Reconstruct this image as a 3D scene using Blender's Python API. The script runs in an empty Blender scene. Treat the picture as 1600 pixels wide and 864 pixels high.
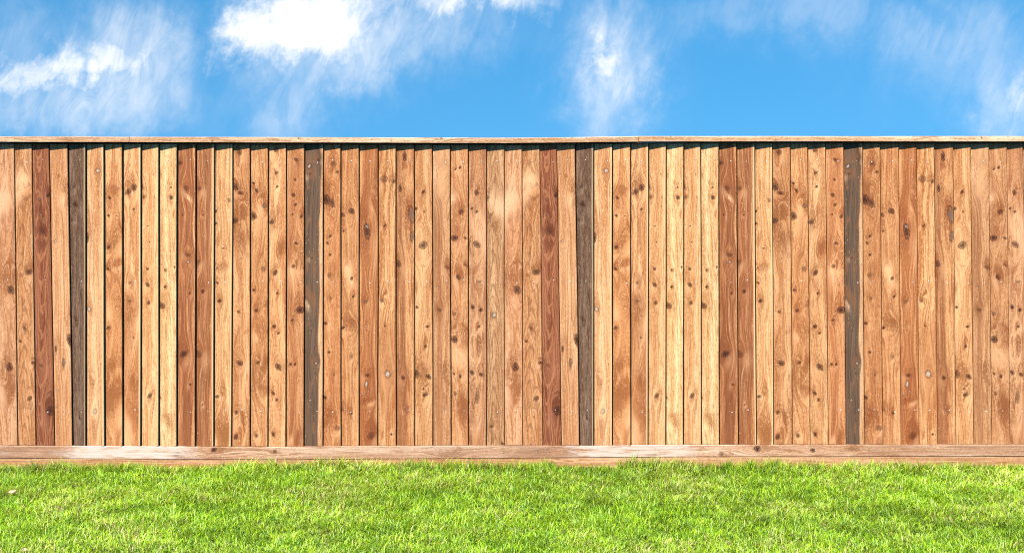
import bpy, math, random
import numpy as np
from mathutils import Vector

random.seed(7)
rng = np.random.default_rng(11)
scene = bpy.context.scene
col = scene.collection
R = math.radians

# ---------------------------------------------------------------- camera
PPM = 281.0                      # photo pixels per metre on the fence plane
DIST, CAMZ, GY = 7.0, 1.5, 735.0 # camera distance, height, photo row of z = 0
FPX = PPM * DIST
def X(px): return (px - 800.0) / PPM
def Z(py): return (GY - py) / PPM
cam_d = bpy.data.cameras.new('camera')
cam = bpy.data.objects.new('camera', cam_d)
col.objects.link(cam)
cam.location = (0, -DIST, CAMZ)
cam.rotation_euler = (R(90), 0, 0)
cam_d.sensor_width = 36.0
cam_d.lens = 36.0 * FPX / 1600.0
cam_d.shift_y = -(CAMZ - Z(432)) * PPM / 1600.0
cam_d.clip_end = 3000.0
scene.camera = cam

# ---------------------------------------------------------------- light
SUN_EL, SUN_AZ = 47.0, 31.0      # azimuth to the left of the camera's back
sun_d = bpy.data.lights.new('sun', 'SUN')
sun_d.energy = 5.0
sun_d.angle = R(0.5)
sun_d.color = (1.0, 0.955, 0.89)
sun = bpy.data.objects.new('sun', sun_d)
col.objects.link(sun)
to_sun = Vector((-math.sin(R(SUN_AZ)) * math.cos(R(SUN_EL)),
                 -math.cos(R(SUN_AZ)) * math.cos(R(SUN_EL)), math.sin(R(SUN_EL))))
sun.rotation_euler = to_sun.to_track_quat('Z', 'Y').to_euler()
sun.location = (-6, -8, 9)
scene.view_settings.view_transform = 'Standard'
scene.view_settings.look = 'None'
scene.view_settings.gamma = 1.0
scene.view_settings.exposure = 0.92
scene.view_settings.use_curve_mapping = False
scene.cycles.use_denoising = False
scene.cycles.filter_width = 1.1
scene.cycles.max_bounces = 5
scene.cycles.diffuse_bounces = 0
scene.cycles.glossy_bounces = 2
scene.cycles.transmission_bounces = 3

# ---------------------------------------------------------------- node helper
class NT:
    def __init__(self, tree):
        self.t = tree
        self.n = tree.nodes
        self.n.clear()
    def node(self, kind, **kw):
        nd = self.n.new(kind)
        for k, v in kw.items():
            setattr(nd, k, v)
        return nd
    def put(self, sock, v):
        if hasattr(v, 'is_linked') or hasattr(v, 'links'):
            self.t.links.new(v, sock)
        else:
            sock.default_value = v
    def m(self, op, a, b=0.0, c=0.0, clamp=False):
        nd = self.node('ShaderNodeMath', operation=op, use_clamp=clamp)
        self.put(nd.inputs[0], a)
        self.put(nd.inputs[1], b)
        if op in ('MULTIPLY_ADD', 'SMOOTH_MAX', 'SMOOTH_MIN', 'COMPARE', 'WRAP'):
            self.put(nd.inputs[2], c)
        return nd.outputs[0]
    def add(self, a, b): return self.m('ADD', a, b)
    def sub(self, a, b): return self.m('SUBTRACT', a, b)
    def mul(self, a, b): return self.m('MULTIPLY', a, b)
    def xyz(self, x, y, z):
        nd = self.node('ShaderNodeCombineXYZ')
        for s, v in zip(nd.inputs, (x, y, z)):
            self.put(s, v)
        return nd.outputs[0]
    def sep(self, v):
        nd = self.node('ShaderNodeSeparateXYZ')
        self.put(nd.inputs[0], v)
        return nd.outputs
    def noise(self, vec, scale=1.0, detail=2.0, rough=0.5, dist=0.0, out=0):
        nd = self.node('ShaderNodeTexNoise')
        self.put(nd.inputs['Vector'], vec)
        nd.inputs['Scale'].default_value = scale
        nd.inputs['Detail'].default_value = detail
        nd.inputs['Roughness'].default_value = rough
        nd.inputs['Distortion'].default_value = dist
        return nd.outputs[out]
    def smooth(self, v, lo, hi, a=0.0, b=1.0):
        nd = self.node('ShaderNodeMapRange', interpolation_type='SMOOTHSTEP')
        self.put(nd.inputs[0], v)
        for i, q in enumerate((lo, hi, a, b)):
            self.put(nd.inputs[1 + i], q)
        return nd.outputs[0]
    def mix(self, f, a, b, mode='MIX'):
        nd = self.node('ShaderNodeMix', data_type='RGBA', blend_type=mode)
        self.put(nd.inputs[0], f)
        self.put(nd.inputs[6], a if not isinstance(a, tuple) else (*a[:3], 1))
        self.put(nd.inputs[7], b if not isinstance(b, tuple) else (*b[:3], 1))
        return nd.outputs[2]

def lin(c):
    return tuple((v / 255 / 12.92) if v <= 10 else ((v / 255 + 0.055) / 1.055) ** 2.4 for v in c)

# ---------------------------------------------------------------- sky
world = bpy.data.worlds.new('World')
scene.world = world
world.use_nodes = True
world.cycles.sampling_method = 'MANUAL'
world.cycles.sample_map_resolution = 512
w = NT(world.node_tree)
dirv = w.node('ShaderNodeTexCoord').outputs['Generated']
dx, dy, dz = w.sep(dirv)
# look the sky up a little above each direction: the clean air of this day has no pale band
lift = w.add(w.mul(w.m('ABSOLUTE', dz), 0.62), 0.27)
sky = w.node('ShaderNodeTexSky', sky_type='NISHITA', sun_disc=False)
sky.sun_elevation = R(SUN_EL)
sky.sun_rotation = math.atan2(to_sun.x, to_sun.y)
sky.altitude = 600
sky.air_density = 1.0
sky.dust_density = 0.3
sky.ozone_density = 1.3
nrm = w.node('ShaderNodeVectorMath', operation='NORMALIZE')
w.put(nrm.inputs[0], w.xyz(dx, dy, lift))
w.put(sky.inputs[0], nrm.outputs[0])
hs = w.node('ShaderNodeHueSaturation')
hs.inputs['Saturation'].default_value = 1.42
hs.inputs['Hue'].default_value = 0.488
hs.inputs['Value'].default_value = 1.0
w.put(hs.inputs['Color'], sky.outputs[0])
skycol = hs.outputs[0]
# clouds, laid out by compass direction and height above the horizon
dyc = w.m('MAXIMUM', dy, 0.06)
a = w.m('DIVIDE', dx, dyc)
b = w.m('DIVIDE', dz, dyc)
p = w.xyz(a, b, 0.0)
n1 = w.noise(p, 14.0, 5.0, 0.62, 0.4, out=1)
n1x, n1y, _ = w.sep(n1)
n2x, n2y, _ = w.sep(w.noise(w.xyz(w.mul(a, 1.0), w.mul(b, 0.75), 3.1), 52.0, 4.0, 0.62, 0.0, out=1))
aw = w.add(a, w.add(w.mul(w.sub(n1x, 0.5), 0.085), w.mul(w.sub(n2x, 0.5), 0.045)))
bw = w.add(b, w.add(w.mul(w.sub(n1y, 0.5), 0.070), w.mul(w.sub(n2y, 0.5), 0.045)))
HZ = GY - CAMZ * PPM
def blob(cx, cy, rx, ry, k, A=aw, B=bw):
    ex = w.mul(w.sub(A, (cx - 800) / FPX), FPX / rx)
    ey = w.mul(w.sub(B, (HZ - cy) / FPX), FPX / ry)
    e = w.m('EXPONENT', w.mul(w.add(w.mul(ex, ex), w.mul(ey, ey)), -1.0))
    return w.mul(e, k)
core = None
for t in [(455, 40, 105, 62, 1.6), (520, 20, 95, 75, 1.0), (375, 35, 40, 40, .85), (745, -8, 105, 36, 1.55),
          (70, 108, 115, 34, .95), (150, 92, 90, 36, .8), (220, 105, 55, 30, .55), (-10, 125, 60, 24, .6), (160, 35, 52, 42, .60),
          (928, 92, 42, 36, 1.1), (950, 45, 44, 42, .65), (995, 108, 50, 26, .45),
          (1598, 150, 36, 48, 1.0), (545, 105, 90, 40, .35), (1640, 60, 60, 60, .5)]:
    v = blob(*t)
    core = v if core is None else w.add(core, v)
fib = w.noise(w.xyz(w.sub(a, w.mul(b, 0.4)), w.add(w.mul(b, 0.34), w.mul(a, 0.12)), 1.7), 62.0, 6.0, 0.62, 1.3)
core = w.mul(core, w.add(0.15, w.mul(fib, 1.65)))
core = w.smooth(core, 0.0, 2.15)
veil = None
for t in [(1510, 70, 130, 80, .22), (1330, 25, 180, 45, .15), (1150, 15, 140, 35, .10), (580, 75, 90, 60, .36), (680, 30, 110, 45, .32),
          (440, 165, 60, 75, .28), (110, 160, 150, 50, .55), (190, 50, 80, 60, .42), (950, 150, 55, 80, .40), (960, 70, 70, 70, .42),
          (1580, 170, 60, 60, .35), (20, 60, 60, 60, .2), (250, 100, 60, 60, .3), (530, 115, 70, 40, .3)]:
    v = blob(*t)
    veil = v if veil is None else w.add(veil, v)
strk = w.noise(w.xyz(w.mul(a, 1.0), w.mul(b, 0.30), 5.0), 24.0, 3.0, 0.5, 0.8)
veil = w.mul(veil, w.smooth(w.add(w.mul(strk, 0.5), w.mul(fib, 0.5)), 0.28, 0.68, 0.30, 1.15))
front = w.m('MAXIMUM', core, veil)
front = w.mul(front, w.smooth(dy, 0.08, 0.4))
# the rest of the sky carries the same scattered cloud
q = w.xyz(w.m('DIVIDE', dx, w.add(w.m('ABSOLUTE', dz), 0.12)), w.m('DIVIDE', dy, w.add(w.m('ABSOLUTE', dz), 0.12)), 0.0)
gen = w.smooth(w.noise(q, 1.1, 7.0, 0.6, 0.6), 0.60, 0.82)
inview = w.mul(w.smooth(w.m('ABSOLUTE', a), 0.45, 0.75, 1.0, 0.0), w.mul(w.smooth(b, 0.2, 0.4, 1.0, 0.0), w.smooth(dy, 0.05, 0.3)))
gen = w.mul(gen, w.sub(1.0, inview))
dens = w.m('MINIMUM', w.m('MAXIMUM', front, gen), 1.0)
SKY_K = 0.102
cl = w.mix(dens, skycol, (6.0, 6.05, 6.1))
bg = w.node('ShaderNodeBackground')
w.put(bg.inputs[0], cl)
bg.inputs[1].default_value = SKY_K
w.put(w.node('ShaderNodeOutputWorld').inputs[0], bg.outputs[0])

# ---------------------------------------------------------------- object helpers
def link(name, mesh, mat=None, parent=None):
    o = bpy.data.objects.new(name, mesh)
    col.objects.link(o)
    if mat is not None and mesh is not None:
        mesh.materials.append(mat)
    if parent is not None:
        o.parent = parent
    return o
def tag(o, label=None, cat=None, group=None, kind=None):
    for k, v in (('label', label), ('category', cat), ('group', group), ('kind', kind)):
        if v:
            o[k] = v
    return o
def mesh_from(verts, faces, uvs=None, smooth=False):
    me = bpy.data.meshes.new('mesh')
    me.from_pydata(verts, [], faces)
    if uvs is not None:
        lay = me.uv_layers.new(name='UVMap')
        for l in me.loops:
            lay.data[l.index].uv = uvs[l.vertex_index]
    me.update()
    return me

# ---------------------------------------------------------------- wood material
def make_knot_group():
    g = bpy.data.node_groups.new('knot', 'ShaderNodeTree')
    I = g.interface
    for nm in ('u', 'v', 'ku', 'kv', 'r', 'el', 'wob', 'kd', 'kp', 'ks', 'tilt', 'side', 'du', 'dark', 'pale', 'smudge'):
        I.new_socket(nm, in_out='INPUT', socket_type='NodeSocketFloat')
    for nm in ('du', 'dark', 'pale', 'smudge'):
        I.new_socket(nm, in_out='OUTPUT', socket_type='NodeSocketFloat')
    n = NT(g)
    gi = n.node('NodeGroupInput').outputs
    i = {s.name: s for s in gi if s.name}
    ddx0 = n.sub(i['u'], i['ku'])
    ddy = n.mul(n.sub(i['v'], i['kv']), i['el'])
    ddx = n.add(ddx0, n.mul(ddy, i['tilt']))
    r = i['r']
    r2 = n.mul(r, r)
    dyw = n.mul(ddy, 0.42)
    d2 = n.add(n.mul(ddx0, ddx0), n.mul(dyw, dyw))
    r2b = n.mul(r2, 3.4)
    f = n.m('DIVIDE', r2b, n.m('MAXIMUM', d2, r2b))
    du = n.add(i['du'], n.mul(n.mul(ddx0, f), 0.9))
    dk = n.m('SQRT', n.add(n.mul(ddx, ddx), n.mul(ddy, ddy)))
    q = n.m('DIVIDE', dk, r)
    q = n.add(q, n.mul(n.sub(i['wob'], 0.5), 1.5))
    inside = n.m('MAXIMUM', n.smooth(q, 0.80, 0.52), n.m('MAXIMUM', n.mul(n.smooth(q, 1.12, 0.95), 0.62), n.mul(n.smooth(q, 1.22, 1.02), n.smooth(q, 0.72, 0.95))))
    rim = n.mul(n.smooth(q, 1.45, 1.05), n.smooth(q, 0.6, 1.0))
    dark = n.m('MAXIMUM', i['dark'], n.m('MAXIMUM', n.mul(inside, i['kd']), n.mul(rim, n.mul(n.add(i['kd'], n.mul(i['kp'], 0.8)), 0.5))))
    pale = n.m('MAXIMUM', i['pale'], n.mul(n.smooth(q, 0.85, 0.4), i['kp']))
    # stained wood to one side of the knot, a paler swelling to the other
    def lobe(ox, oy, k):
        lx = n.sub(ddx, n.mul(r, n.mul(i['side'], ox)))
        ly = n.sub(n.mul(ddy, 0.62), n.mul(r, oy))
        return n.m('EXPONENT', n.mul(n.m('DIVIDE', n.add(n.mul(lx, lx), n.mul(ly, ly)), r2), k))
    sm = n.add(i['smudge'], n.mul(n.sub(lobe(0.7, 0.4, -0.14), n.mul(lobe(-1.3, -0.9, -0.22), 0.75)), i['ks']))
    go = n.node('NodeGroupOutput')
    for k, v in zip(('du', 'dark', 'pale', 'smudge'), (du, dark, pale, sm)):
        n.put(go.inputs[k], v)
    return g
KNOT = make_knot_group()

KILL = 1.5                       # display brightness of a white face turned like the fence
def alb(c):
    return tuple(min(v * k / KILL, 0.8) for v, k in zip(lin(c), (1.12, 1.13, 1.13)))

def wood(name, base, light, dark, seed, knots=(), cath=0.0, heart=None, pale_edge=0.0, streak=0.5, blotch=0.5,
         flecks=0.0, band=None, grey=0.0, slant=0.0, horiz=None):
    """knots: (u 0..1 across, photo row, radius px, kind).  heart: (centre, halfwidth, strength, colour)."""
    mat = bpy.data.materials.new(name)
    mat.use_nodes = True
    n = NT(mat.node_tree)
    uv = n.node('ShaderNodeUVMap').outputs[0]
    u, v, _ = n.sep(uv)
    orand = n.node('ShaderNodeObjectInfo').outputs['Random']
    so = seed * 3.71
    wob = n.noise(n.xyz(n.mul(u, 140.0), n.mul(v, 110.0), so), 1.0, 3.0, 0.7)
    vals = dict(du=0.0, dark=0.0, pale=0.0, smudge=0.0)
    rk = random.Random(seed)
    for (fx, py, r, kind) in knots:
        el = 0.72 + 0.45 * rk.random()
        kd, kp, ks = {'k': (.97, 0, .42), 'K': (1.0, 0, .3), 'd': (1.0, 0, .3), 'p': (.45, .8, .25), 's': (0, 0, .75),
                      'h': (.66, .0, .40), 'e': (.8, .3, .3), 'L': (0, 0, -0.6)}[kind[0]]
        if kind.endswith('t'): el = 0.38       # tall
        if kind.endswith('w'): el = 2.2        # wide
        if kind[0] == 'p': r *= 0.8
        gr = n.node('ShaderNodeGroup')
        gr.node_tree = KNOT
        if horiz:
            ku, kv = (fx), py
        else:
            ku, kv = fx * 0.1, Z(py)
        for k, q in dict(u=u, v=v, ku=ku, kv=kv, r=r / PPM * (0.50 + .56 * rk.random() ** 1.4), tilt=rk.uniform(-.35, .35), side=rk.choice((-1, 1)), el=el, wob=wob, kd=kd * rk.uniform(.85, 1.0), kp=kp, ks=ks, **vals).items():
            n.put(gr.inputs[k], q)
        vals = {k: gr.outputs[k] for k in vals}
    wav = n.sub(n.noise(n.xyz(n.mul(u, 6.0), n.mul(v, 2.2), so), 1.0, 2.0, 0.5), 0.5)
    psi = n.add(n.sub(u, vals['du']), n.add(n.mul(wav, 0.02), n.mul(n.sub(v, 1.0), slant)))
    # broad and fine grain that follows the knots
    g1 = n.noise(n.xyz(n.mul(psi, 62.0), n.mul(v, 0.8), so + 1), 1.0, 3.0, 0.6)
    g2 = n.noise(n.xyz(n.mul(psi, 210.0), n.mul(v, 2.4), so + 2), 1.0, 3.0, 0.65)
    bl = n.noise(n.xyz(n.mul(u, 13.0), n.mul(v, 3.6), so + 4), 1.0, 4.0, 0.6, 0.4)
    bl2 = n.noise(n.xyz(n.mul(u, 45.0), n.mul(v, 11.0), so + 5), 1.0, 4.0, 0.65, 0.6)
    t = n.add(n.mul(n.smooth(g1, 0.34, 0.68), 0.45 * streak + 0.15), n.mul(n.smooth(bl, 0.33, 0.68), 0.55 * blotch + 0.1))
    c = n.mix(n.m('MINIMUM', n.mul(t, 1.05), 1.0), light, base)
    c = n.mix(n.mul(n.smooth(g2, 0.47, 0.72), 0.30 + 0.35 * streak), c, tuple(x * y * 0.9 for x, y in zip(base, (0.78, 0.66, 0.55))))
    g4 = n.noise(n.xyz(n.mul(psi, 105.0), n.mul(v, 1.5), so + 11), 1.0, 3.0, 0.7)
    brown = tuple(x * y for x, y in zip(base, (0.60, 0.42, 0.30)))
    c = n.mix(n.mul(n.smooth(g4, 0.47, 0.66), 0.42 + 0.5 * streak), c, brown)
    c = n.mix(n.mul(n.smooth(g4, 0.46, 0.30), 0.75), c, tuple(min(.8, x * 1.15 + .02) for x in light))
    # growth rings cut lengthwise: contour lines of a stretched field, bent round the knots
    fld = n.noise(n.xyz(n.mul(psi, 30.0), n.mul(v, 0.75), so + 14), 1.0, 1.0, 0.4)
    c = n.mix(n.mul(n.smooth(fld, 0.46, 0.60), 0.30 + 0.30 * streak), c, tuple(x * y for x, y in zip(base, (0.80, 0.64, 0.50))))
    c = n.mix(n.mul(n.smooth(fld, 0.44, 0.32), 0.45), c, tuple(min(.8, x * 1.12 + .02) for x in light))
    rg = n.m('SINE', n.add(n.mul(fld, 75.0), n.mul(g1, 5.0)))
    c = n.mix(n.mul(n.mul(n.smooth(rg, 0.35, 1.0), n.smooth(bl, 0.3, 0.6, 0.35, 1.0)), 0.62 + 0.22 * streak), c, tuple(x * y for x, y in zip(base, (0.52, 0.36, 0.25))))
    spk = n.noise(n.xyz(n.mul(u, 190.0), n.mul(v, 75.0), so + 12), 1.0, 3.0, 0.7)
    c = n.mix(n.smooth(spk, 0.50, 0.68, 0.0, 0.55), c, brown)
    c = n.mix(n.smooth(spk, 0.47, 0.28, 0.0, 0.60), c, tuple(min(.8, x * 1.2 + .03) for x in light))
    if cath:
        # flat-sawn arches: nested parabolas climbing the board
        uc = n.sub(psi, 0.045)
        ph = n.add(n.mul(n.mul(uc, uc), -2300.0), n.add(n.mul(v, 9.0 if seed % 2 else -9.0), n.mul(bl, 4.5)))
        arch = n.smooth(n.m('SINE', n.mul(ph, 6.283 * 0.9)), 0.15, 0.95)
        arch = n.mul(arch, n.smooth(bl2, 0.25, 0.6, 0.4, 1.0))
        c = n.mix(n.mul(arch, cath), c, dark if not heart or heart[4:] == () else heart[4])
    if heart:
        hc, hw, hk, hcol = heart[:4]
        hn = n.add(n.m('ABSOLUTE', n.sub(psi, n.add(hc * 0.1, n.mul(n.sub(n.noise(n.xyz(0.0, n.mul(v, 1.7), so + 9), 1.0, 2.0), 0.5), 0.03)))), n.mul(n.sub(g1, 0.5), 0.012))
        hm = n.smooth(hn, hw * 0.1 + 0.004, hw * 0.1 - 0.004)
        hm = n.mul(hm, n.smooth(g4, 0.36, 0.55, 0.45, 1.0)) if hk < 0.95 else hm
        hcc = n.mix(n.smooth(g2, 0.42, 0.66), hcol, tuple(x * 0.55 for x in hcol))
        hcc = n.mix(n.mul(n.smooth(g4, 0.50, 0.34), 0.5), hcc, tuple(min(.8, x * 1.5) for x in hcol))
        hcc = n.mix(n.mul(n.smooth(rg, 0.4, 1.0), 0.45), hcc, tuple(x * 0.5 for x in hcol))
        c = n.mix(n.mul(hm, hk), c, hcc)
    if band:
        for (py0, py1, k, bc) in band:
            bm = n.mul(n.smooth(n.add(v, n.mul(n.sub(bl, 0.5), 0.25)), Z(py1), Z(py1) + 0.16), n.smooth(n.add(v, n.mul(n.sub(bl, 0.5), 0.25)), Z(py0), Z(py0) - 0.16))
            c = n.mix(n.mul(n.mul(bm, n.smooth(g1, 0.3, 0.6, 0.5, 1.0)), k), c, bc)
    # worn specks, resin smears, and darker ticks
    tick = n.noise(n.xyz(n.mul(u, 120.0), n.mul(v, 38.0), so + 6), 1.0, 1.0, 0.5)
    c = n.mix(n.mul(n.smooth(tick, 0.68, 0.76), 0.55), c, dark)
    tick2 = n.noise(n.xyz(n.mul(u, 150.0), n.mul(v, 55.0), so + 7), 1.0, 1.0, 0.5)
    c = n.mix(n.mul(n.smooth(tick2, 0.72, 0.79), 0.45 + flecks * 0.4), c, tuple(min(.8, x * 1.5 + 0.04) for x in light))
    if flecks:
        fl = n.noise(n.xyz(n.mul(u, 130.0), n.mul(v, 24.0), so + 8), 1.0, 2.0, 0.6)
        c = n.mix(n.mul(n.smooth(fl, 0.55, 0.68), flecks), c, dark if grey < 0.5 else tuple(min(.8, x * 1.7) for x in light))
    c = n.mix(n.mul(n.mul(n.smooth(bl2, 0.52, 0.66), n.smooth(g2, 0.40, 0.58)), 0.35 + 0.35 * blotch), c, brown)
    smv = n.mul(vals['smudge'], n.smooth(n.add(n.mul(g2, 0.55), n.mul(spk, 0.45)), 0.38, 0.60, 0.15, 1.7))
    c = n.mix(n.m('MINIMUM', n.m('MAXIMUM', n.mul(smv, -1.3), 0.0), 0.8), c, tuple(min(.8, x * 1.18 + .04) for x in light))
    c = n.mix(n.m('MINIMUM', n.m('MAXIMUM', n.mul(smv, 1.2), 0.0), 0.8), c, tuple(x * y for x, y in zip(base, (0.45, 0.31, 0.21))))
    c = n.mix(vals['pale'], c, (0.66, 0.60, 0.50))
    c = n.mix(vals['dark'], c, n.mix(n.smooth(spk, 0.30, 0.66), alb((92, 44, 23)), alb((40, 16, 8))))
    if pale_edge and not horiz:
        c = n.mix(n.mul(n.smooth(n.add(u, n.mul(n.sub(g1, 0.5), 0.006)), 0.088, 0.094), pale_edge), c, alb((246, 205, 150)))
    # each board its own tone
    hsv = n.node('ShaderNodeHueSaturation')
    n.put(hsv.inputs['Value'], n.add(0.94, n.mul(orand, 0.12)))
    n.put(hsv.inputs['Color'], c)
    c = hsv.outputs[0]
    bs = n.node('ShaderNodeBsdfPrincipled')
    n.put(bs.inputs['Base Color'], c)
    n.put(bs.inputs['Roughness'], 0.76)
    bs.inputs['Specular IOR Level'].default_value = 0.22
    bump = n.node('ShaderNodeBump')
    bump.inputs['Strength'].default_value = 0.55
    bump.inputs['Distance'].default_value = 0.0022
    h = n.noise(n.xyz(n.mul(u, 260.0), n.mul(v, 14.0), so + 3), 1.0, 3.0, 0.65)
    n.put(bump.inputs['Height'], h)
    n.put(bs.inputs['Normal'], bump.outputs[0])
    n.put(n.node('ShaderNodeOutputMaterial').inputs[0], bs.outputs[0])
    return mat

TAN, LTAN, DTAN = alb((216, 150, 96)), alb((236, 182, 126)), alb((120, 70, 40))
REDH = alb((160, 88, 48))
T = {}
def W(i, base=(216, 150, 96), light=(236, 182, 126), dark=(120, 70, 40), **kw):
    T[i] = wood('board_wood', alb(base), alb(light), alb(dark), i + 1, **kw)
W(0, (214, 150, 100), (230, 174, 126), knots=[(.72, 453, 5, 'k'), (.7, 440, 9, 's'), (.62, 573, 4.5, 'k'), (.5, 330, 6, 'L'), (.5, 605, 9, 's')], cath=.2)
W(1, (218, 154, 100), (234, 178, 124), knots=[(.76, 425, 4.5, 'k'), (.45, 513, 2.5, 'h'), (.2, 533, 2.2, 'd'), (.92, 566, 2.6, 'k'), (.7, 622, 5.5, 'k'), (.5, 300, 7, 'L')], cath=.62)
W(2, (140, 80, 48), (166, 100, 62), (86, 46, 28), knots=[(.4, 312, 3, 'e'), (.35, 337, 3, 'e'), (.45, 362, 5.5, 'h'), (.93, 305, 6, 'K'), (.35, 571, 6, 'h'), (.85, 641, 5.5, 'k')], cath=.85, heart=(.5, .9, .25, alb((128, 66, 36)), alb((196, 128, 84))))
W(3, (216, 154, 102), (232, 176, 124), knots=[(.5, 276, 3.2, 'dw'), (.25, 377, 2.6, 'p'), (.6, 566, 4, 'et'), (.93, 530, 6, 'kt'), (.2, 610, 3, 'p'), (.15, 545, 2, 'dt'), (.9, 305, 4, 's')], blotch=.7)
W(4, (110, 82, 62), (140, 108, 82), (74, 54, 42), knots=[(.4, 320, 4.5, 'k'), (.35, 292, 3, 'h'), (.4, 500, 4, 'h'), (.55, 653, 3.4, 'k'), (.2, 346, 4, 'sw')], cath=.35, flecks=.35, grey=1, pale_edge=.4, streak=.7)
W(5, (224, 164, 110), (240, 190, 136), knots=[(.68, 267, 4.6, 'p'), (.18, 483, 4.6, 'p'), (.5, 642, 4.8, 'p'), (.06, 372, 5, 'kt'), (.3, 585, 3, 's'), (.4, 600, 2, 'h')], pale_edge=.6, blotch=.4)
W(6, (214, 146, 90), (232, 174, 116), knots=[(.75, 299, 8, 'sw'), (.3, 309, 2.6, 'd'), (.7, 337, 3, 'dw'), (.25, 337, 2, 'd'), (.25, 386, 2.4, 'd'), (.75, 378, 8, 's'), (.65, 415, 9, 'sw'), (.2, 420, 2.6, 'd'), (.5, 575, 6, 's'), (.6, 480, 6, 's'), (.2, 512, 2.4, 'd'), (.6, 630, 8, 's')], blotch=.9)
W(7, (214, 148, 94), (236, 180, 122), knots=[(.3, 300, 3.6, 'k'), (.65, 293, 3.8, 'k'), (.62, 327, 2.4, 'd'), (.4, 442, 4.5, 'h'), (.4, 470, 3, 'h'), (.55, 496, 5, 's'), (.6, 527, 2, 'd'), (.7, 608, 8, 's'), (.7, 650, 8, 's')], pale_edge=.7, band=[(430, 700, .55, alb((176, 108, 62)))])
W(8, (226, 164, 104), (242, 190, 132), knots=[(.15, 308, 4, 'h'), (.38, 420, 2.6, 'k'), (.38, 445, 2.6, 'k'), (.45, 473, 4, 'k'), (.5, 618, 3.6, 'k'), (.05, 292, 3, 'h'), (.4, 353, 1.6, 'd'), (.5, 378, 1.6, 'd')], streak=.3, blotch=.4, pale_edge=.3)
W(9, (232, 176, 114), (246, 206, 148), (150, 100, 56), knots=[(.7, 309, 4.2, 'K'), (.68, 293, 2.2, 'd'), (.35, 422, 2.8, 'K'), (.35, 448, 2.8, 'K'), (.9, 417, 2.6, 'd'), (.15, 477, 4.6, 'K'), (.06, 621, 3, 'd'), (.4, 660, 6, 's')], flecks=.5, streak=.3, blotch=.6)
W(10, (206, 138, 86), (232, 172, 114), knots=[(.5, 294, 4.4, 'h'), (.6, 312, 3, 'L'), (.62, 409, 5.4, 'p'), (.62, 398, 4, 'h'), (.35, 553, 6, 'k'), (.3, 336, 2.2, 'd'), (.7, 458, 2.2, 'd'), (.75, 600, 2, 'd'), (.15, 255, 2.5, 'd')], heart=(.5, .32, .85, alb((156, 88, 50))), cath=.3, streak=1)
W(11, (210, 142, 90), (236, 176, 118), knots=[(.2, 295, 3.6, 'h'), (.4, 336, 2.2, 'd'), (.15, 553, 6, 'h'), (.1, 410, 5, 'h'), (.4, 632, 2, 'd'), (.4, 455, 2.2, 'd')], heart=(.42, .36, .8, alb((152, 86, 48))), cath=.3, streak=1, pale_edge=.7)
W(12, (222, 160, 102), (240, 188, 130), knots=[(.86, 313, 3.5, 'h'), (.5, 420, 4, 'sw'), (.15, 418, 2, 'd'), (.18, 442, 2, 'd'), (.3, 470, 2.8, 'k'), (.2, 619, 3, 'k'), (.4, 612, 3, 's'), (.4, 680, 8, 's'), (.5, 388, 2.4, 'dw'), (.1, 330, 3, 'd'), (.08, 350, 3, 'd')], pale_edge=.6)
W(13, (204, 140, 88), (230, 172, 116), knots=[(.4, 238, 4, 'k'), (.17, 292, 5, 'k'), (.46, 302, 5, 'k'), (.15, 345, 7, 'k'), (.85, 334, 10, 's'), (.45, 405, 2.6, 'p'), (.46, 567, 6, 'k'), (.35, 487, 3, 'k'), (.25, 682, 4.5, 'k'), (.25, 644, 2.4, 'd'), (.8, 375, 8, 's'), (.6, 660, 9, 's')], blotch=.8)
W(14, (210, 144, 90), (232, 174, 116), knots=[(.2, 287, 4, 'k'), (.36, 298, 4.4, 'k'), (.8, 322, 6, 'e'), (.7, 316, 7, 's'), (.18, 338, 4.4, 'k'), (.2, 453, 3, 'k'), (.75, 420, 4, 'h'), (.45, 566, 4.6, 'k'), (.35, 485, 3, 'k'), (.88, 597, 9, 's'), (.35, 680, 4, 'k'), (.85, 480, 6, 's'), (.5, 520, 5, 's')], blotch=.7)
W(15, (212, 146, 92), (234, 178, 120), knots=[(.42, 235, 4, 'k'), (.48, 270, 3, 'k'), (.2, 347, 5.4, 'k'), (.4, 426, 4, 'k'), (.5, 458, 3.4, 'k'), (.85, 392, 6, 's'), (.58, 573, 5.4, 'k'), (.3, 614, 4.4, 'k'), (.5, 624, 3.8, 'k'), (.3, 678, 3.4, 'k'), (.35, 510, 2.6, 'd'), (.6, 520, 2.6, 'd'), (.5, 292, 2, 'd')])
W(16, (206, 136, 84), (226, 164, 108), knots=[(.55, 250, 3, 'k'), (.5, 281, 2.4, 'd'), (.4, 305, 4.4, 'k'), (.52, 320, 2.6, 'd'), (.36, 335, 2.4, 'd'), (.85, 338, 2.6, 'd'), (.55, 380, 3.6, 'k'), (.4, 416, 3.6, 'k'), (.8, 414, 6, 's'), (.8, 484, 5.4, 'k'), (.35, 500, 3, 'k'), (.25, 569, 3, 'k'), (.5, 569, 2.6, 'd'), (.6, 682, 5, 's')], heart=(.45, .18, .35, alb((170, 98, 56))))
W(17, (214, 158, 108), (230, 178, 128), (72, 52, 40), knots=[(.25, 260, 4.6, 'p'), (.3, 272, 4, 'h'), (.65, 567, 5.4, 'p'), (.4, 403, 3, 'h'), (.3, 470, 3, 's'), (.75, 250, 4, 'h')], heart=(.40, .36, 1.0, alb((112, 85, 64))), streak=.6)
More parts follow.
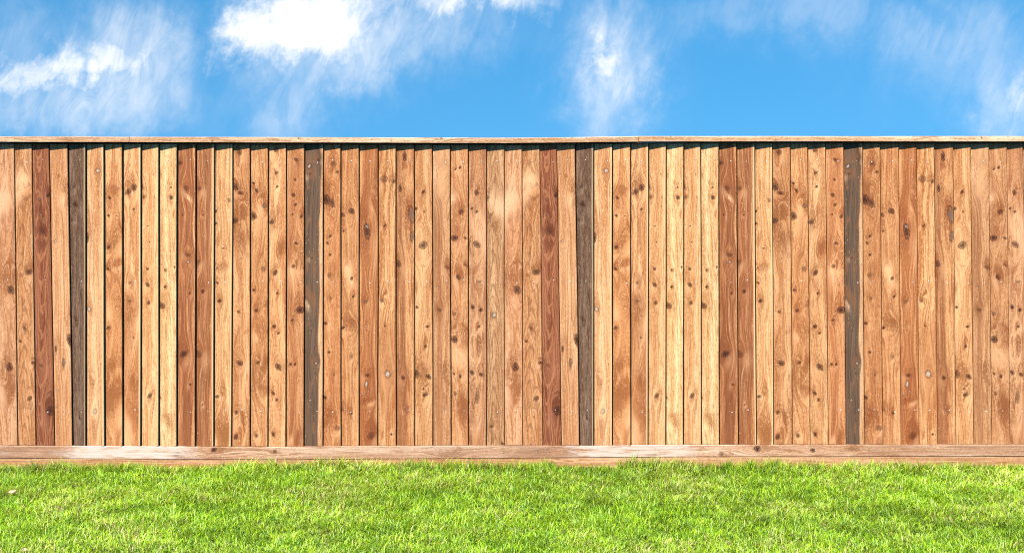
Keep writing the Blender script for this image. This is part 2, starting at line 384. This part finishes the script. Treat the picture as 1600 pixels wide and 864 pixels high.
W(18, (206, 138, 86), (230, 170, 112), knots=[(.6, 256, 4.4, 'h'), (.8, 269, 4, 'k'), (.15, 312, 6, 'k'), (.52, 318, 5.4, 'k'), (.4, 369, 2.2, 'd'), (.25, 380, 2.2, 'd'), (.4, 398, 2.4, 'd'), (.15, 505, 4.4, 'k'), (.45, 466, 3, 'h'), (.1, 621, 3, 'k'), (.8, 668, 6, 'h'), (.6, 586, 3, 'h'), (.35, 550, 2, 'd'), (.4, 660, 8, 's'), (.35, 430, 3, 'h')], blotch=.7)
W(19, (208, 140, 88), (230, 170, 112), knots=[(.6, 330, 5, 'k'), (.1, 336, 3, 'd'), (.15, 361, 2.4, 'd'), (.6, 435, 4, 'k'), (.35, 432, 5, 'L'), (.6, 557, 4, 'e'), (.12, 512, 4, 'd'), (.6, 645, 3.2, 'k'), (.4, 510, 9, 'sw'), (.1, 640, 4, 'h'), (.7, 463, 2, 'd')])
W(20, (204, 132, 80), (228, 166, 108), knots=[(.42, 354, 4.6, 'p'), (.42, 362, 6, 'kt'), (.18, 383, 2.6, 'p'), (.35, 471, 4, 'e'), (.45, 586, 3.2, 'k'), (.4, 600, 4, 'pt'), (.2, 615, 4, 'p'), (.5, 611, 3, 'p'), (.5, 626, 4.5, 'sw'), (.4, 509, 2, 'p'), (.65, 680, 5, 'h'), (.85, 315, 5, 'st')], streak=1, heart=(.6, .3, .45, alb((168, 94, 50))))
W(21, (212, 146, 90), (236, 180, 120), knots=[(.38, 353, 3.6, 'k'), (.9, 284, 2.6, 'd'), (.25, 470, 4.2, 'e'), (.55, 584, 5, 'p'), (.75, 678, 2.8, 'd'), (.4, 509, 2, 'd'), (.35, 280, 5, 'h'), (.4, 458, 4, 's')], streak=.9, band=[(480, 700, .5, alb((176, 106, 60)))])
W(22, (206, 138, 86), (230, 170, 112), knots=[(.85, 336, 4.4, 'et'), (.88, 369, 4.4, 'et'), (.13, 412, 4.4, 'k'), (.25, 295, 3, 'dt'), (.5, 245, 3, 'dt'), (.5, 640, 3, 's'), (.4, 590, 2.4, 'd')], streak=.9, heart=(.3, .22, .5, alb((150, 92, 58))))
W(23, (212, 148, 94), (236, 180, 122), knots=[(.5, 383, 6, 'k'), (.5, 383, 11, 'L'), (.5, 300, 2.2, 'd'), (.55, 331, 2.6, 'd'), (.78, 588, 5.6, 'k'), (.12, 584, 5.6, 'k'), (.6, 616, 4.4, 'K'), (.5, 607, 2.6, 'd'), (.72, 510, 2.4, 'd'), (.62, 541, 2.6, 'd'), (.15, 480, 2.4, 'd'), (.1, 326, 3, 'd')])
W(24, (196, 136, 88), (222, 166, 114), knots=[(.6, 265, 9, 'L'), (.85, 418, 4, 'h'), (.9, 583, 7, 's'), (.4, 484, 4, 'h'), (.7, 640, 2.4, 'p'), (.3, 450, 2.4, 'p')], heart=(.28, .32, .5, alb((172, 112, 70))), cath=.15)
W(25, (208, 144, 94), (232, 176, 122), knots=[(.62, 331, 6, 'K'), (.2, 320, 8, 'L'), (.25, 372, 4.4, 'k'), (.85, 372, 4.4, 'k'), (.45, 433, 4.4, 'k'), (.85, 414, 4, 'h'), (.2, 530, 6, 'k'), (.8, 536, 8, 's'), (.2, 584, 3.2, 'k'), (.55, 588, 3.2, 'k'), (.25, 614, 3, 'h'), (.85, 636, 6, 's'), (.55, 262, 3, 'd'), (.3, 265, 2.4, 'd'), (.2, 490, 3, 'e')])
W(26, (198, 136, 90), (222, 166, 116), knots=[(.48, 382, 5.6, 'k'), (.3, 372, 8, 'L'), (.48, 331, 3, 'k'), (.2, 326, 2.6, 'd'), (.46, 301, 2.8, 'd'), (.6, 440, 3, 'e'), (.22, 582, 5, 'k'), (.7, 585, 5, 'k'), (.25, 480, 2.4, 'd'), (.7, 484, 3, 'd'), (.6, 510, 3, 'k'), (.25, 652, 6, 's'), (.4, 540, 6, 's'), (.5, 620, 4, 'ht')], pale_edge=.0, heart=(.85, .15, .5, alb((170, 104, 66))))
W(27, (196, 144, 96), (224, 172, 122), knots=[(.1, 308, 4.2, 'e'), (.45, 492, 5.2, 'p'), (.3, 666, 3.6, 'k'), (.9, 693, 3, 'd'), (.5, 330, 9, 'L')], cath=.55)

# ---------------------------------------------------------------- ground and lawn
def ground_material():
    mat = bpy.data.materials.new('lawn_soil')
    mat.use_nodes = True
    n = NT(mat.node_tree)
    o = n.node('ShaderNodeTexCoord').outputs['Object']
    a1 = n.noise(o, 9.0, 5.0, 0.6)
    a2 = n.noise(o, 90.0, 4.0, 0.7)
    c = n.mix(n.smooth(a2, 0.35, 0.65), (0.11, 0.17, 0.02), (0.17, 0.14, 0.06))
    c = n.mix(n.smooth(a1, 0.35, 0.7), c, (0.10, 0.18, 0.02))
    bs = n.node('ShaderNodeBsdfPrincipled')
    n.put(bs.inputs['Base Color'], c)
    bs.inputs['Roughness'].default_value = 0.95
    bp = n.node('ShaderNodeBump')
    bp.inputs['Distance'].default_value = 0.02
    n.put(bp.inputs['Height'], a2)
    n.put(bs.inputs['Normal'], bp.outputs[0])
    n.put(n.node('ShaderNodeOutputMaterial').inputs[0], bs.outputs[0])
    return mat
G = 900.0
gr = link('ground', mesh_from([(-G, -G, 0), (G, -G, 0), (G, G, 0), (-G, G, 0)], [(0, 1, 2, 3)]), ground_material())
tag(gr, 'soil and thatch under the lawn in front of the fence', 'ground', kind='structure')

def vnoise(x, y, seed):
    r = np.random.default_rng(seed)
    tab = r.random((256, 256))
    xi, yi = np.floor(x).astype(int), np.floor(y).astype(int)
    fx, fy = x - xi, y - yi
    fx, fy = fx * fx * (3 - 2 * fx), fy * fy * (3 - 2 * fy)
    g = lambda i, j: tab[i % 256, j % 256]
    return (g(xi, yi) * (1 - fx) + g(xi + 1, yi) * fx) * (1 - fy) + (g(xi, yi + 1) * (1 - fx) + g(xi + 1, yi + 1) * fx) * fy

def grass_material():
    mat = bpy.data.materials.new('grass_blade')
    mat.use_nodes = True
    n = NT(mat.node_tree)
    at = n.node('ShaderNodeAttribute', attribute_name='tint')
    bs = n.node('ShaderNodeBsdfPrincipled')
    n.put(bs.inputs['Base Color'], at.outputs['Color'])
    bs.inputs['Roughness'].default_value = 0.42
    bs.inputs['Specular IOR Level'].default_value = 0.4
    tr = n.node('ShaderNodeBsdfTranslucent')
    br = n.node('ShaderNodeMix', data_type='RGBA', blend_type='MULTIPLY')
    br.inputs[0].default_value = 1.0
    n.put(br.inputs[6], at.outputs['Color'])
    br.inputs[7].default_value = (1.25, 1.15, 0.7, 1)
    n.put(tr.inputs[0], br.outputs[2])
    mx = n.node('ShaderNodeMixShader')
    mx.inputs[0].default_value = 0.38
    n.put(mx.inputs[1], bs.outputs[0])
    n.put(mx.inputs[2], tr.outputs[0])
    n.put(n.node('ShaderNodeOutputMaterial').inputs[0], mx.outputs[0])
    return mat

def grass(N, x0, x1, y0, y1):
    x = rng.uniform(x0, x1, N)
    y = rng.uniform(y0, y1, N)
    big = vnoise(x * 2.3, y * 3.1, 1) * .6 + vnoise(x * 7 + 9, y * 9, 2) * .4
    clump = vnoise(x * 16, y * 18, 3)
    fine = vnoise(x * 38, y * 42, 4)
    # tufts pull neighbouring blades one way
    ang = vnoise(x * 9, y * 9, 5) * 9.0 + rng.normal(0, 1.6, N)
    h = (0.026 + 0.016 * big + 0.020 * clump) * rng.uniform(0.6, 1.3, N)
    edge = np.exp(-((y + 0.05) / 0.07) ** 2)                        # longer, unmown blades against the fence
    ex = vnoise(x * 3.1 + 20, x * 0 + .5, 6) * .6 + vnoise(x * 9, x * 0 + .5, 7) * .4
    h *= 1 + edge * (1.4 * ex - 0.08)
    for gx in (X(130), X(1300)):
        h *= 1 - 0.35 * edge * np.exp(-((x - gx) / 0.09) ** 2)
    h *= 0.72 + 0.56 * vnoise(x * 6 + 3, y * 8, 10)
    lean = np.clip(rng.normal(1.12, 0.34, N) + 0.25 * (fine - .5), 0.05, 1.45) * (1 - 0.45 * edge)
    wd = rng.uniform(0.0022, 0.0048, N) * (0.8 + .4 * big)
    z0 = 0.0 + rng.uniform(0, 0.012, N) * clump
    ca, sa = np.cos(ang), np.sin(ang)
    face = ang + np.pi / 2 + rng.normal(0, 0.7, N)
    px, py = np.cos(face) * wd / 2, np.sin(face) * wd / 2
    def pt(t, l):                                                   # bend grows along the blade
        return (x + ca * h * t * np.sin(l), y + sa * h * t * np.sin(l), z0 + h * t * np.cos(l))
    m = pt(0.55, lean * 0.6)
    tip = pt(1.0, lean)
    P = np.empty((N, 5, 3))
    P[:, 0] = np.stack([x - px, y - py, z0 - 0.004], 1)
    P[:, 1] = np.stack([x + px, y + py, z0 - 0.004], 1)
    P[:, 2] = np.stack([m[0] + px * .8, m[1] + py * .8, m[2]], 1)
    P[:, 3] = np.stack([m[0] - px * .8, m[1] - py * .8, m[2]], 1)
    P[:, 4] = np.stack(tip, 1)
    P[:, :, 1] = np.minimum(P[:, :, 1], -0.020)                     # blades lean on the boards, never through them
    idx = (np.arange(N) * 5)[:, None]
    loops = np.concatenate([idx + np.array([[0, 1, 2, 3]]), idx + np.array([[3, 2, 4]])], 1).ravel()
    me = bpy.data.meshes.new('grass')
    me.vertices.add(N * 5)
    me.vertices.foreach_set('co', P.reshape(-1))
    me.loops.add(len(loops))
    me.loops.foreach_set('vertex_index', loops.astype(np.int32))
    me.polygons.add(N * 2)
    ls = (np.arange(N) * 7)[:, None] + np.array([[0, 4]])
    me.polygons.foreach_set('loop_start', ls.ravel().astype(np.int32))
    me.update(calc_edges=True)
    # leaf colours: fresh green, yellow green, deep green, straw
    kinds = np.array([[.330, .600, .014], [.500, .710, .022], [.100, .290, .014], [.700, .580, .240], [.54, .76, .17]])
    k = rng.random(N) + (big - .5) * .5
    sel = np.select([k < .20, k < .48, k < .76, k < .92], [2, 0, 1, 4], 3)
    cc = kinds[sel] * rng.uniform(.75, 1.25, (N, 1)) * (0.84 + .3 * vnoise(x * 1.1, y * 1.6, 8))[:, None] * (0.78 + .44 * vnoise(x * 7, y * 10, 9))[:, None]
    colv = np.ones((N, 5, 4))
    colv[:, :, :3] = cc[:, None, :]
    base = np.array([.30, .30, .10])
    colv[:, 0:2, :3] = cc[:, None] * .6 + base * .25                # darker, duller colour at the foot
    atr = me.attributes.new('tint', 'FLOAT_COLOR', 'POINT')
    atr.data.foreach_set('color', colv.astype(np.float32).reshape(-1))
    return me
gl = link('grass', grass(400000, -4.0, 4.0, -2.5, -0.016), grass_material())
tag(gl, 'short bright green lawn grass growing up to the foot of the fence', 'grass', kind='stuff')

# ---------------------------------------------------------------- fence
fence = bpy.data.objects.new('wooden_fence', None)
col.objects.link(fence)
tag(fence, 'tall close-board timber fence of overlapping upright boards with cap and gravel board', 'fence')

TOP = [-5.5, 22.5, 50, 77, 105.6, 134.4, 162.5, 191.6, 220.3, 248.4, 277, 306, 335, 363.8, 391, 419.4, 447.5, 476, 505.3, 532.5, 561,
       590.6, 618.4, 647, 675.3, 703, 731.6, 760, 787.8, 815.3, 843, 869.7, 897.8, 926.9, 956, 984.4, 1012.5, 1040, 1067.5, 1093.8,
       1121.9, 1150, 1178, 1205.6, 1233.8, 1261, 1289, 1317, 1346.6, 1374, 1403, 1431, 1458.4, 1487.8, 1515.6, 1543.8, 1571.9, 1597]
BOT = [-1, 28, 56.4, 85.6, 113.5, 134.3, 163.8, 192.3, 220, 248.4, 276.5, 305.3, 333.8, 361.7, 391, 418.4, 446.6, 474.8, 504.4, 532.7, 561,
       589.8, 619, 647.6, 676, 704.6, 731.5, 759.7, 788, 816.6, 848, 877, 904.9, 927, 955.9, 984.8, 1011.6, 1039.5, 1066.9, 1094.7,
       1122.9, 1152.5, 1181, 1208, 1237, 1265, 1293.4, 1321, 1350.2, 1379, 1407, 1435, 1464.3, 1493, 1520.7, 1549, 1577, 1604]
TYPE = list(range(28)) + list(range(9)) + [9, 8] + list(range(9, 27))
EXT = 12
lt, lb, lty = TOP[0], BOT[0], TYPE[0]
for i in range(EXT):
    TOP.insert(0, TOP[0] - 28.4); BOT.insert(0, BOT[0] - 28.4)
    TYPE.insert(0, (27 - i) % 28)
for i in range(EXT):
    TOP.append(TOP[-1] + 28.3); BOT.append(BOT[-1] + 28.3)
    TYPE.append((27 + i) % 28)
TYPE = TYPE[:len(TOP) - 1]
STEP = [7, 7, 7, 7.2, 11, 13.5, 13, 12.5, 12.5, 13, 12.5, 12, 11, 10.5, 10.4, 10.4, 10.4, 10.4, 10, 10, 9.5, 9.5, 9.5, 9.5, 9.5, 9, 9, 7.2]
def zbot(px): return Z(np.interp(px, [0, 280, 450, 560, 800, 930, 1040, 1600], [695, 696.7, 697, 695.7, 695, 695.5, 694, 693.4]))
def ztop(px): return Z(np.interp(px, [0, 520, 810, 1000, 1600], [222.2, 223.2, 224.2, 221.6, 221.6]))

# nail: a low domed head
def nail_mesh():
    v, f = [], []
    for (r, y) in ((0.0038, 0.0), (0.0030, -0.0012)):
        for k in range(6):
            v.append((r * math.cos(k * math.pi / 3), y, r * math.sin(k * math.pi / 3)))
    v.append((0, -0.0018, 0))
    for k in range(6):
        f.append((k, (k + 1) % 6, 6 + (k + 1) % 6, 6 + k))
        f.append((6 + k, 6 + (k + 1) % 6, 12))
    return mesh_from(v, f)
mn = bpy.data.materials.new('galvanised_steel')
mn.use_nodes = True
n = NT(mn.node_tree)
bs = n.node('ShaderNodeBsdfPrincipled')
n.put(bs.inputs['Base Color'], n.mix(n.node('ShaderNodeObjectInfo').outputs['Random'], (.78, .76, .72), (.30, .24, .18)))
bs.inputs['Metallic'].default_value = 0.15
bs.inputs['Roughness'].default_value = 0.45
n.put(n.node('ShaderNodeOutputMaterial').inputs[0], bs.outputs[0])
NAIL = nail_mesh()
NAIL.materials.append(mn)

LV = 5
board_label = {2: 'dark red-brown board with pale arched grain', 4: 'weathered grey-brown board', 17: 'grey-brown board with pale sapwood edges',
               9: 'pale yellow mottled board', 10: 'board with red heartwood streaks', 11: 'board with red heartwood streaks'}
for i in range(len(TOP) - 1):
    ty = TYPE[i]
    step = STEP[ty] / 1000.0
    xt0, xt1, xb0, xb1 = X(TOP[i]), X(TOP[i + 1]), X(BOT[i]), X(BOT[i + 1])
    pxm = (TOP[i] + TOP[i + 1]) / 2
    zb, zt = zbot(pxm) + random.uniform(.0005, .002), ztop(pxm) - random.uniform(.009, .013)
    ox = (xb0 + xb1) / 2
    vs, uvs, fs = [], [], []
    bow = random.uniform(-.0012, .0012)
    for k in range(LV):
        t = k / (LV - 1)
        z = zb + (zt - zb) * t
        x0 = xb0 + (xt0 - xb0) * t - 0.013
        x1 = xb1 + (xt1 - xb1) * t + bow * math.sin(t * 3.1) + random.uniform(-.0009, .0009)
        jy = random.uniform(-.0009, .0003)
        gw = .0072 if step > .0105 else .0045 if step > .0075 else .0018
        dp = .0135 if gw > .005 else .0065
        sec = [(x0, .0155), (x0 + .013 + gw * .75, dp), (x0 + .013 + gw, .0004), (x1 - .0022, -step + jy), (x1, -step + .0018 + jy), (x1, .0040), (x0, .0190)]
        us = [-.013, gw * .75, gw, .0978, .1, .1, -.013]
        for (sx, sy), uu in zip(sec, us):
            vs.append((sx - ox, sy, z - zb))
            uvs.append((uu, z))
    for k in range(LV - 1):
        for j in range(7):
            a0, a1 = k * 7 + j, k * 7 + (j + 1) % 7
            fs.append((a0, a1, a1 + 7, a0 + 7))
    fs.append(tuple(range(6, -1, -1)))
    fs.append(tuple((LV - 1) * 7 + j for j in range(7)))
    bo = link('board', mesh_from(vs, fs, uvs), T[ty], fence)
    bo.location = (ox, 0, zb)
    if ty in board_label:
        bo['label'] = board_label[ty]
    fr = 0.66 + random.uniform(-.12, .12)
    for py in (252, 440, 642):
        zz = Z(py + random.uniform(-2.5, 2.5))
        t = (zz - zb) / (zt - zb)
        x0 = xb0 + (xt0 - xb0) * t
        x1 = xb1 + (xt1 - xb1) * t
        f2 = min(.88, max(.4, fr + random.uniform(-.04, .04)))
        nl = link('nail', NAIL, None, bo)
        gw = .0072 if step > .0105 else .0045 if step > .0075 else .0018
        yy = .0004 - (step + .0004) * (f2 * (x1 - x0) - gw) / (x1 - x0 - gw)
        nl.location = (x0 + f2 * (x1 - x0) - ox, yy - .0004, zz - zb)

# cap: three lengths butted, with an eased top edge
def long_board(pts, y0, y1, ease, u_off):
    """pts: list of (x, z_bottom, z_top); runs along x; UV v along length, u across."""
    vs, uvs, fs = [], [], []
    for (x, zb, zt) in pts:
        sec = [(y0, zb, 0.0), (y0, zt - ease, .1), (y0 + ease, zt, .1), (y1, zt, .1), (y1, zb, 0.0)]
        for (y, z, uu) in sec:
            vs.append((x, y, z)); uvs.append((u_off + (z - pts[0][1]), x))
    for k in range(len(pts) - 1):
        for j in range(5):
            a0, a1 = k * 5 + j, k * 5 + (j + 1) % 5
            fs.append((a0, a0 + 5, a1 + 5, a1))
    fs.append((0, 1, 2, 3, 4))
    e = (len(pts) - 1) * 5
    fs.append((e + 4, e + 3, e + 2, e + 1, e))
    return mesh_from(vs, fs, uvs)

cap_knots = [(.006, X(334), 1.8, 'h'), (.019, X(468), 2.2, 'h'), (.004, X(735), 1.6, 'h'), (.022, X(690), 2.2, 'h'), (.008, X(1209), 1.6, 'h'), (.02, X(1530), 2.2, 'h')]
CAPM = wood('cap_wood', alb((222, 176, 132)), alb((242, 208, 170)), alb((130, 84, 56)), 40, knots=cap_knots, horiz=True, streak=.6, blotch=1.0)
joints = [-360, 205, 996.5, 1960]
for a0, a1 in zip(joints[:-1], joints[1:]):
    dzz = 0.0 if a0 != 205 else -0.0004
    xs = np.linspace(a0 + .35, a1 - .35, 9)
    pts = [(X(q), ztop(q) + dzz + random.uniform(-.0006, .0006), ztop(q) + .0285 + dzz + random.uniform(-.0008, .0008)) for q in xs]
    link('cap_rail', long_board(pts, -.0365, .055, .0035, 0.0), CAPM, fence)
# gravel boards
gk = [(.045, X(335), 4.2, 'K'), (.05, X(1182.5), 4.2, 'K'), (.042, X(1269), 4.0, 'K'), (.02, X(277), 4, 'h'), (.02, X(1126), 4, 'h'), (.035, X(430), 3, 'h'),
      (.03, X(838), 2.5, 'p'), (.036, X(852), 3.0, 'p'), (.034, X(893), 3.0, 'p'), (.03, X(786), 2.2, 'p'), (.03, X(2), 2, 'p'), (.04, X(1330), 4, 's'), (.04, X(700), 5, 's')]
GM = wood('gravel_board_wood', alb((214, 170, 132)), alb((236, 198, 162)), alb((120, 78, 54)), 51, knots=gk, horiz=True, streak=.9, blotch=.8)
# bleached and stained lengths along the gravel board
def gravel_tones(mat):
    n = mat.node_tree
    bs = [q for q in n.nodes if q.type == 'BSDF_PRINCIPLED'][0]
    src = bs.inputs['Base Color'].links[0].from_socket
    h = NT.__new__(NT); h.t = n; h.n = n.nodes
    uv = h.node('ShaderNodeUVMap').outputs[0]
    u, v, _ = h.sep(uv)
    nz = h.noise(h.xyz(h.mul(u, 60.0), h.mul(v, 7.0), 2.2), 1.0, 4.0, 0.65)
    vv = h.add(v, h.mul(h.sub(nz, 0.5), 0.5))
    c = src
    for x0, x1, k, cc in ((100, 300, .85, (.62, .51, .41)), (900, 1080, .8, (.62, .51, .41)), (-200, 112, .6, (.26, .14, .085)), (800, 905, .6, (.26, .14, .085)),
                          (470, 800, .35, (.32, .18, .11)), (1330, 1700, .35, (.32, .18, .11))):
        mm = h.mul(h.smooth(vv, X(x0) - .06, X(x0) + .06), h.smooth(vv, X(x1) + .06, X(x1) - .06))
        mm = h.mul(mm, h.smooth(nz, 0.36, 0.56, 0.2, 1.0))
        c = h.mix(h.mul(mm, k), c, cc)
    n.links.new(c, bs.inputs['Base Color'])
gravel_tones(GM)
GM2 = wood('base_board_wood', alb((214, 158, 108)), alb((232, 182, 132)), alb((140, 92, 60)), 57, horiz=True, streak=.3, blotch=.6)
def zgb(px): return Z(np.interp(px, [0, 400, 800, 1040, 1600], [714.5, 717.0, 714.5, 712.5, 711.5]))
for a0, a1 in ((-360, -40), (-40, 1650), (1650, 1960)):
    xs = np.linspace(a0 + .3, a1 - .3, 15 if a1 - a0 > 900 else 4)
    pts = [(X(q), float(zgb(q)) + .0012, float(zbot(q)) - .0004) for q in xs]
    link('gravel_board', long_board(pts, -.0125, .030, .0025, 0.0), GM, fence)
    pts = [(X(q), -.10, float(zgb(q)) - .0008 + random.uniform(-.001, .0006)) for q in xs]
    link('base_board', long_board(pts, -.0095, .030, .003, 0.0), GM2, fence)
# rails and posts behind the boards
RM = wood('rail_wood', alb((190, 130, 84)), alb((214, 160, 110)), alb((110, 66, 40)), 63, horiz=True)
for py in (252, 440, 642):
    z = Z(py)
    link('rail', long_board([(X(-355), z - .035, z + .035), (X(1955), z - .035, z + .035)],     .0196, .055, .003, 0.0), RM, fence)
xs = np.linspace(-355, 1955, 15)
link('top_rail', long_board([(X(q), float(ztop(q)) - .075, float(ztop(q)) - .0012) for q in xs],   .0196, .055, .003, 0.0), RM, fence)  # added backing: closes the slot above the boards so it stays dark
for px in (-300, 205, 600, 1000, 1395, 1900):
    v = []
    x = X(px)
    for z in (-.5, 1.80):
        v += [(x - .05, .0565, z), (x + .05, .0565, z), (x + .05, .155, z), (x - .05, .155, z)]
    v += [(x, .106, 1.84)]
    f = [(3, 2, 1, 0), (0, 1, 5, 4), (1, 2, 6, 5), (2, 3, 7, 6), (3, 0, 4, 7), (4, 5, 8), (5, 6, 8), (6, 7, 8), (7, 4, 8)]
    link('post', mesh_from(v, f, [(q[0] - x + .05, q[2]) for q in v]), RM, fence)

# ---------------------------------------------------------------- fallen leaves on the lawn
lm = bpy.data.materials.new('dry_leaf')
lm.use_nodes = True
n = NT(lm.node_tree)
o = n.node('ShaderNodeTexCoord').outputs['Object']
bs = n.node('ShaderNodeBsdfPrincipled')
n.put(bs.inputs['Base Color'], n.mix(n.noise(o, 90.0, 3.0), (.50, .30, .16), (.66, .48, .32)))
bs.inputs['Roughness'].default_value = .7
n.put(n.node('ShaderNodeOutputMaterial').inputs[0], bs.outputs[0])
def leaf(px, py, size, rz, label):
    # where that spot lies on the ground, from its height above the frame's foot
    d = FPX * (CAMZ - .045) / (py - HZ)
    x = (px - 800) / FPX * d
    prof = [(0, .02), (.15, .22), (.4, .36), (.7, .26), (.9, .1), (1, .01)]
    v, f = [], []
    for s, wd in prof:
        for q in (-1, 0, 1):
            v.append(((s - .5) * size, q * wd * size, size * (.10 * abs(q) + .22 * (s - .5) ** 2 - .03 * math.sin(9 * s + q))))
    for k in range(len(prof) - 1):
        for j in range(2):
            a0 = k * 3 + j
            f.append((a0, a0 + 3, a0 + 4, a0 + 1))
    me = mesh_from(v, f)
    ob = link('fallen_leaf', me, lm)
    sd = ob.modifiers.new('thickness', 'SOLIDIFY'); sd.thickness = .0008
    ob.location = (x, -DIST + d, .046)
    ob.rotation_euler = (.25, -.15, rz)
    tag(ob, label, 'leaf', 'dry leaves on the lawn')
leaf(19, 769, .040, .6, 'small dry tan leaf lying on the grass near the fence')
leaf(38, 859, .034, 2.2, 'pale dry leaf lying on the grass farther out from the fence')
